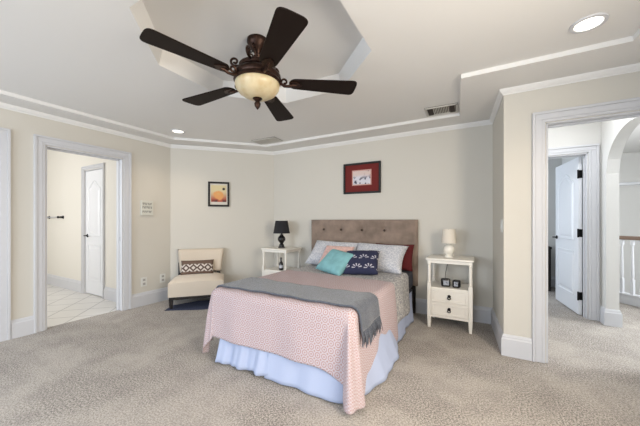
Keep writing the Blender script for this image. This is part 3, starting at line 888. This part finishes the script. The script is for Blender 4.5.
# ------------------------------------------------------------------ wall things
def picture(name, label, w, h, loc, rz, fw, layers):
    """facing frame; layers: (inset from outer edge, material, name)"""
    t = thing(name, label, 'picture', loc, rz)
    b = MB().box(-w / 2, w / 2, -.028, 0, h / 2 - fw, h / 2).box(-w / 2, w / 2, -.028, 0, -h / 2, -h / 2 + fw).box(-w / 2, -w / 2 + fw, -.028, 0, -h / 2 + fw, h / 2 - fw).box(w / 2 - fw, w / 2, -.028, 0, -h / 2 + fw, h / 2 - fw)
    b.build('frame', M['frame_black'], t, bevel=.004)
    y = -.012
    for ix, iz0, iz1, m, nm in layers:
        MB().box(-w / 2 + ix, w / 2 - ix, y - .002, y + .006, -h / 2 + iz0, h / 2 - iz1).build(nm, m, t); y -= .0025
    return t
picture('framed_picture', 'red matted picture in black frame above the headboard', .565, .445, (-1.48, 3.892, 1.822), 0, .028,
        [(.02, .02, .02, M['red_mat'], 'mat'), (.135, .118, .105, M['pink_line'], 'mat_bevel'), (.15, .133, .12, M['print_sketch'], 'art_print')])
pm = (A + (B - A).normalized() * .708)
picture('framed_picture', 'black framed warm-coloured painting above cream chair', .325, .40, (pm.x + wn.x * -.002, pm.y + wn.y * -.002, 1.636), CD, .03,
        [(.02, .02, .02, M['white_mat'], 'mat'), (.045, .075, .055, M['print_warm'], 'art_print')])
# plaque with three rows of worn lettering
t = thing('wall_plaque', 'small white square plaque with grey lettering on left wall', 'plaque', (XL, 2.363, 1.39), PI / 2)
MB().box(-.085, .085, -.022, 0, -.105, .105).build('board', M['plaque'], t, bevel=.003)
rr = random.Random(3)
for z, hh, n in ((.058, .032, 6), (.008, .034, 7), (-.055, .03, 5)):
    st = .136 / n
    for i in range(n):
        x0 = -.068 + i * st
        pts = [(x0, z - hh / 2), (x0 + .007, z - hh / 2), (x0 + .007, z - .003), (x0 + st * .6, z - .003), (x0 + st * .6, z + .004), (x0 + .007, z + .004), (x0 + .007, z + hh / 2 - .007), (x0 + st * .7, z + hh / 2 - .007), (x0 + st * .7, z + hh / 2), (x0, z + hh / 2)]
        if rr.random() < .4: pts = [(2 * x0 + st * .7 - px, pz_) for px, pz_ in pts]
        if rr.random() < .4: pts = [(px, 2 * z - pz_) for px, pz_ in pts]
        MB().prism(pts, -.0235, -.0215).build('letter', M['ink'], t)
def outlet(loc, label, rz=PI / 2):
    t = thing('outlet', label, 'outlet', loc, rz, 'wall plates near the corner')
    MB().box(-.042, .042, -.007, 0, -.065, .065).build('plate', M['plate'], t, bevel=.003)
    for z in (-.028, .028): MB().box(-.018, .018, -.009, -.006, z - .016, z + .016).build('socket', M['slot'], t, bevel=.003)
outlet((XL, 2.325, .335), 'wall plate nearer the bathroom doorway above baseboard')
outlet((XL, 2.60, .34), 'wall plate nearer the cream chair above baseboard')
jd = (J1 - J2).normalized(); ja = math.atan2((J2 - J1).y, (J2 - J1).x); jp = J2 + jd * .10
t = thing('light_switch', 'light switch on narrow shaded wall beside doorway casing', 'switch', (jp.x, jp.y, 1.16), ja)
MB().box(-.05, .05, -.007, 0, -.06, .06).build('plate', M['plate'], t, bevel=.003)
for x in (-.022, .022): MB().box(x - .012, x + .012, -.010, -.006, -.03, .03).build('rocker', M['plate'], t, bevel=.002)

# ------------------------------------------------------------------ ceiling things
HT = HC + .036
def downlight(loc, label, power):
    t = thing('recessed_light', label, 'ceiling light', loc, 0, 'recessed ceiling lights')
    b = MB().lathe([(.090, 0), (.088, -.008), (.072, -.010), (.066, -.004), (.066, 0)], (0, 0, 0), 36)
    b.build('trim_ring', M['trim'], t, smooth='auto')
    MB().cyl(.067, -.006, -.001, (0, 0, 0), 32).build('lens', M['lens'], t)
    d = bpy.data.lights.new('downlight', 'SPOT'); d.energy = power; d.spot_size = R(130); d.spot_blend = .8; d.color = (1, .80, .58); d.shadow_soft_size = .07
    o = bpy.data.objects.new('downlight', d); COL.objects.link(o); o.location = (0, 0, -.03); o.parent = t
downlight((.585, 2.33, HT), 'large bright recessed light above the right doorway', 22)
downlight((-3.56, 2.43, HT), 'small bright recessed light above the corner chair', 18)
def vent(loc, rz, w, dp, label, damper):
    t = thing('ceiling_vent', label, 'vent', loc, rz, 'ceiling vents')
    MB().box(-w / 2, w / 2, -dp / 2, dp / 2, -.006, 0).build('backing', M['ventgap'], t)
    e = .02
    MB().box(-w / 2, w / 2, -dp / 2, -dp / 2 + e, -.014, 0).box(-w / 2, w / 2, dp / 2 - e, dp / 2, -.014, 0).box(-w / 2, -w / 2 + e, -dp / 2, dp / 2, -.014, 0).box(w / 2 - e, w / 2, -dp / 2, dp / 2, -.014, 0).build('frame', M['vent'], t, bevel=.003)
    b = MB(); n = int((w - 2 * e) / .016)
    for i in range(n):
        x = -w / 2 + e + (i + .5) * (w - 2 * e) / n
        b.hexa([(x - .005, -dp / 2 + e, -.012), (x - .003, -dp / 2 + e, -.012), (x - .003, dp / 2 - e, -.012), (x - .005, dp / 2 - e, -.012)], [(x + .003, -dp / 2 + e, -.002), (x + .005, -dp / 2 + e, -.002), (x + .005, dp / 2 - e, -.002), (x + .003, dp / 2 - e, -.002)])
    b.build('louvers', M['vent'], t)
    if damper:
        for sx in (-1, 1): MB().box(sx * (w / 2 - .055) - .025, sx * (w / 2 - .055) + .025, -dp / 2 + e + .005, dp / 2 - e - .005, -.0145, -.012).build('damper', M['ventdark'], t)
vent((-.362, 3.36, HT), R(2), .33, .24, 'ceiling vent with dark ends near the soffit step', True)
vent((-2.80, 3.37, HT), R(2), .42, .22, 'plain grey ceiling vent above the chair-side corner', False)

# ceiling fan
FC = (-1.45, 1.635)
fan = thing('ceiling_fan', 'bronze ceiling fan with five dark blades and amber glass bowl', 'ceiling fan', (FC[0], FC[1], 0))
zt = HC + .175
MB().lathe([(.076, zt), (.078, zt - .02), (.070, zt - .04), (.044, zt - .075), (.022, zt - .10), (.018, zt - .115)], (0, 0, 0), 28).build('canopy', M['bronze'], fan, smooth='auto')
FZ = -.028
MB().cyl(.013, 2.44, zt - .10 - FZ, (0, 0, 0), 14).build('downrod', M['bronze'], fan, loc=(0, 0, FZ), smooth='auto')
MB().lathe([(.02, 2.475), (.032, 2.465), (.026, 2.45), (.034, 2.43), (.05, 2.425), (.10, 2.412), (.135, 2.39), (.13, 2.365), (.115, 2.355), (.150, 2.345), (.172, 2.325), (.176, 2.305), (.168, 2.29), (.174, 2.275), (.162, 2.262), (.10, 2.262)], (0, 0, 0), 40).build('motor_housing', M['bronze'], fan, loc=(0, 0, FZ), smooth='auto')
MB().lathe([(.160, 2.268), (.165, 2.25), (.158, 2.222), (.132, 2.188), (.094, 2.165), (.05, 2.152), (.02, 2.15)], (0, 0, 0), 40).build('glass_bowl', M['bowl'], fan, loc=(0, 0, FZ), smooth=True)
MB().lathe([(.034, 2.160), (.036, 2.148), (.024, 2.138), (.016, 2.128), (.024, 2.112), (.020, 2.092), (.008, 2.075), (.002, 2.068)], (0, 0, 0), 20).build('finial', M['bronze'], fan, loc=(0, 0, FZ), smooth='auto')
def scroll(r0, z0, r1, z1, R0, turns, rad, a, up=1):
    """S-scroll in the radial plane at angle a, from (r0,z0) to a curl centred at (r1,z1)"""
    pts = []; n1, n2 = 10, 22
    a0 = -PI / 2 * up
    sx, sz = r1 + R0 * math.cos(a0), z1 + R0 * math.sin(a0)
    for i in range(n1):
        t = i / n1; s_ = t * t * (3 - 2 * t)
        pts.append((r0 + (sx - r0) * t, z0 + (sz - z0) * s_))
    for i in range(n2 + 1):
        t = i / n2; th = a0 + up * t * turns * 2 * PI; q = R0 * (1 - .72 * t)
        pts.append((r1 + q * math.cos(th), z1 + q * math.sin(th)))
    n = len(pts)
    return [(p[0] * math.cos(a), p[0] * math.sin(a), p[1]) for p in pts], [rad * (1 - .35 * i / n) for i in range(n)]
TH0 = 4.43
for k in range(5):
    a = TH0 + k * 2 * PI / 5 + PI / 5
    p, r_ = scroll(.10, 2.385, .165, 2.415, .032, 1.15, .011, a); MB().tube(p, r_, 8).build('scroll', M['bronze'], fan, loc=(0, 0, FZ), smooth=True)
for k in range(4):
    a = TH0 + k * PI / 2 + .5
    p, r_ = scroll(.018, 2.45, .055, 2.515, .022, 1.1, .007, a); MB().tube(p, r_, 8).build('upper_scroll', M['bronze'], fan, loc=(0, 0, FZ), smooth=True)
def blade_shape(n=14):
    r0, r1 = .235, .755; w0, w1 = .062, .090
    pts = []
    for i in range(n + 1):
        t = i / n; a = -PI / 2 + PI * t
        pts.append((r1 - .045 + .045 * math.cos(a) ** .7 if math.cos(a) > 0 else r1 - .045, w1 * (1 if a > 0 else -1) * abs(math.sin(a)) ** .5))
    for i in range(n + 1):
        t = i / n; a = PI / 2 + PI * t
        pts.append((r0 + .05 - .05 * abs(math.cos(a)), w0 * math.sin(a)))
    return pts
for k in range(5):
    a = TH0 + k * 2 * PI / 5
    bl = MB()
    bl.slab(blade_shape(), -.004, .004)
    ob = bl.build('blade', M['blade'], fan, loc=(0, 0, 2.278 + FZ), bevel=.002, seg=1)
    ob.rotation_euler = (Matrix.Rotation(R(2.1), 3, Vector((-.748, -.663, 0))) @ Matrix.Rotation(a, 3, 'Z') @ Matrix.Rotation(R(-6), 3, 'X')).to_euler()
    ir = MB()
    p, r_ = scroll(.0, 0, .06, 0, .03, .9, .01, 0)
    ir.tube([(.14, 0, .035), (.17, 0, .0), (.20, 0, -.022), (.235, 0, -.022), (.262, 0, -.010), (.29, 0, -.012)], [.013, .012, .011, .011, .012, .008], 8)
    q = [(.20 + .028 * (1 - .6 * t / 16) * math.cos(-PI / 2 - t * .42), 0, .012 + .03 * (1 - .6 * t / 16) * math.sin(-PI / 2 - t * .42)) for t in range(17)]
    ir.tube(q, .008, 8)
    ir.slab([(.235, -.03), (.27, -.042), (.31, -.03), (.335, 0), (.31, .03), (.27, .042), (.235, .03)], -.012, -.0045)
    ir.build('blade_iron', M['bronze'], ob, smooth='auto')
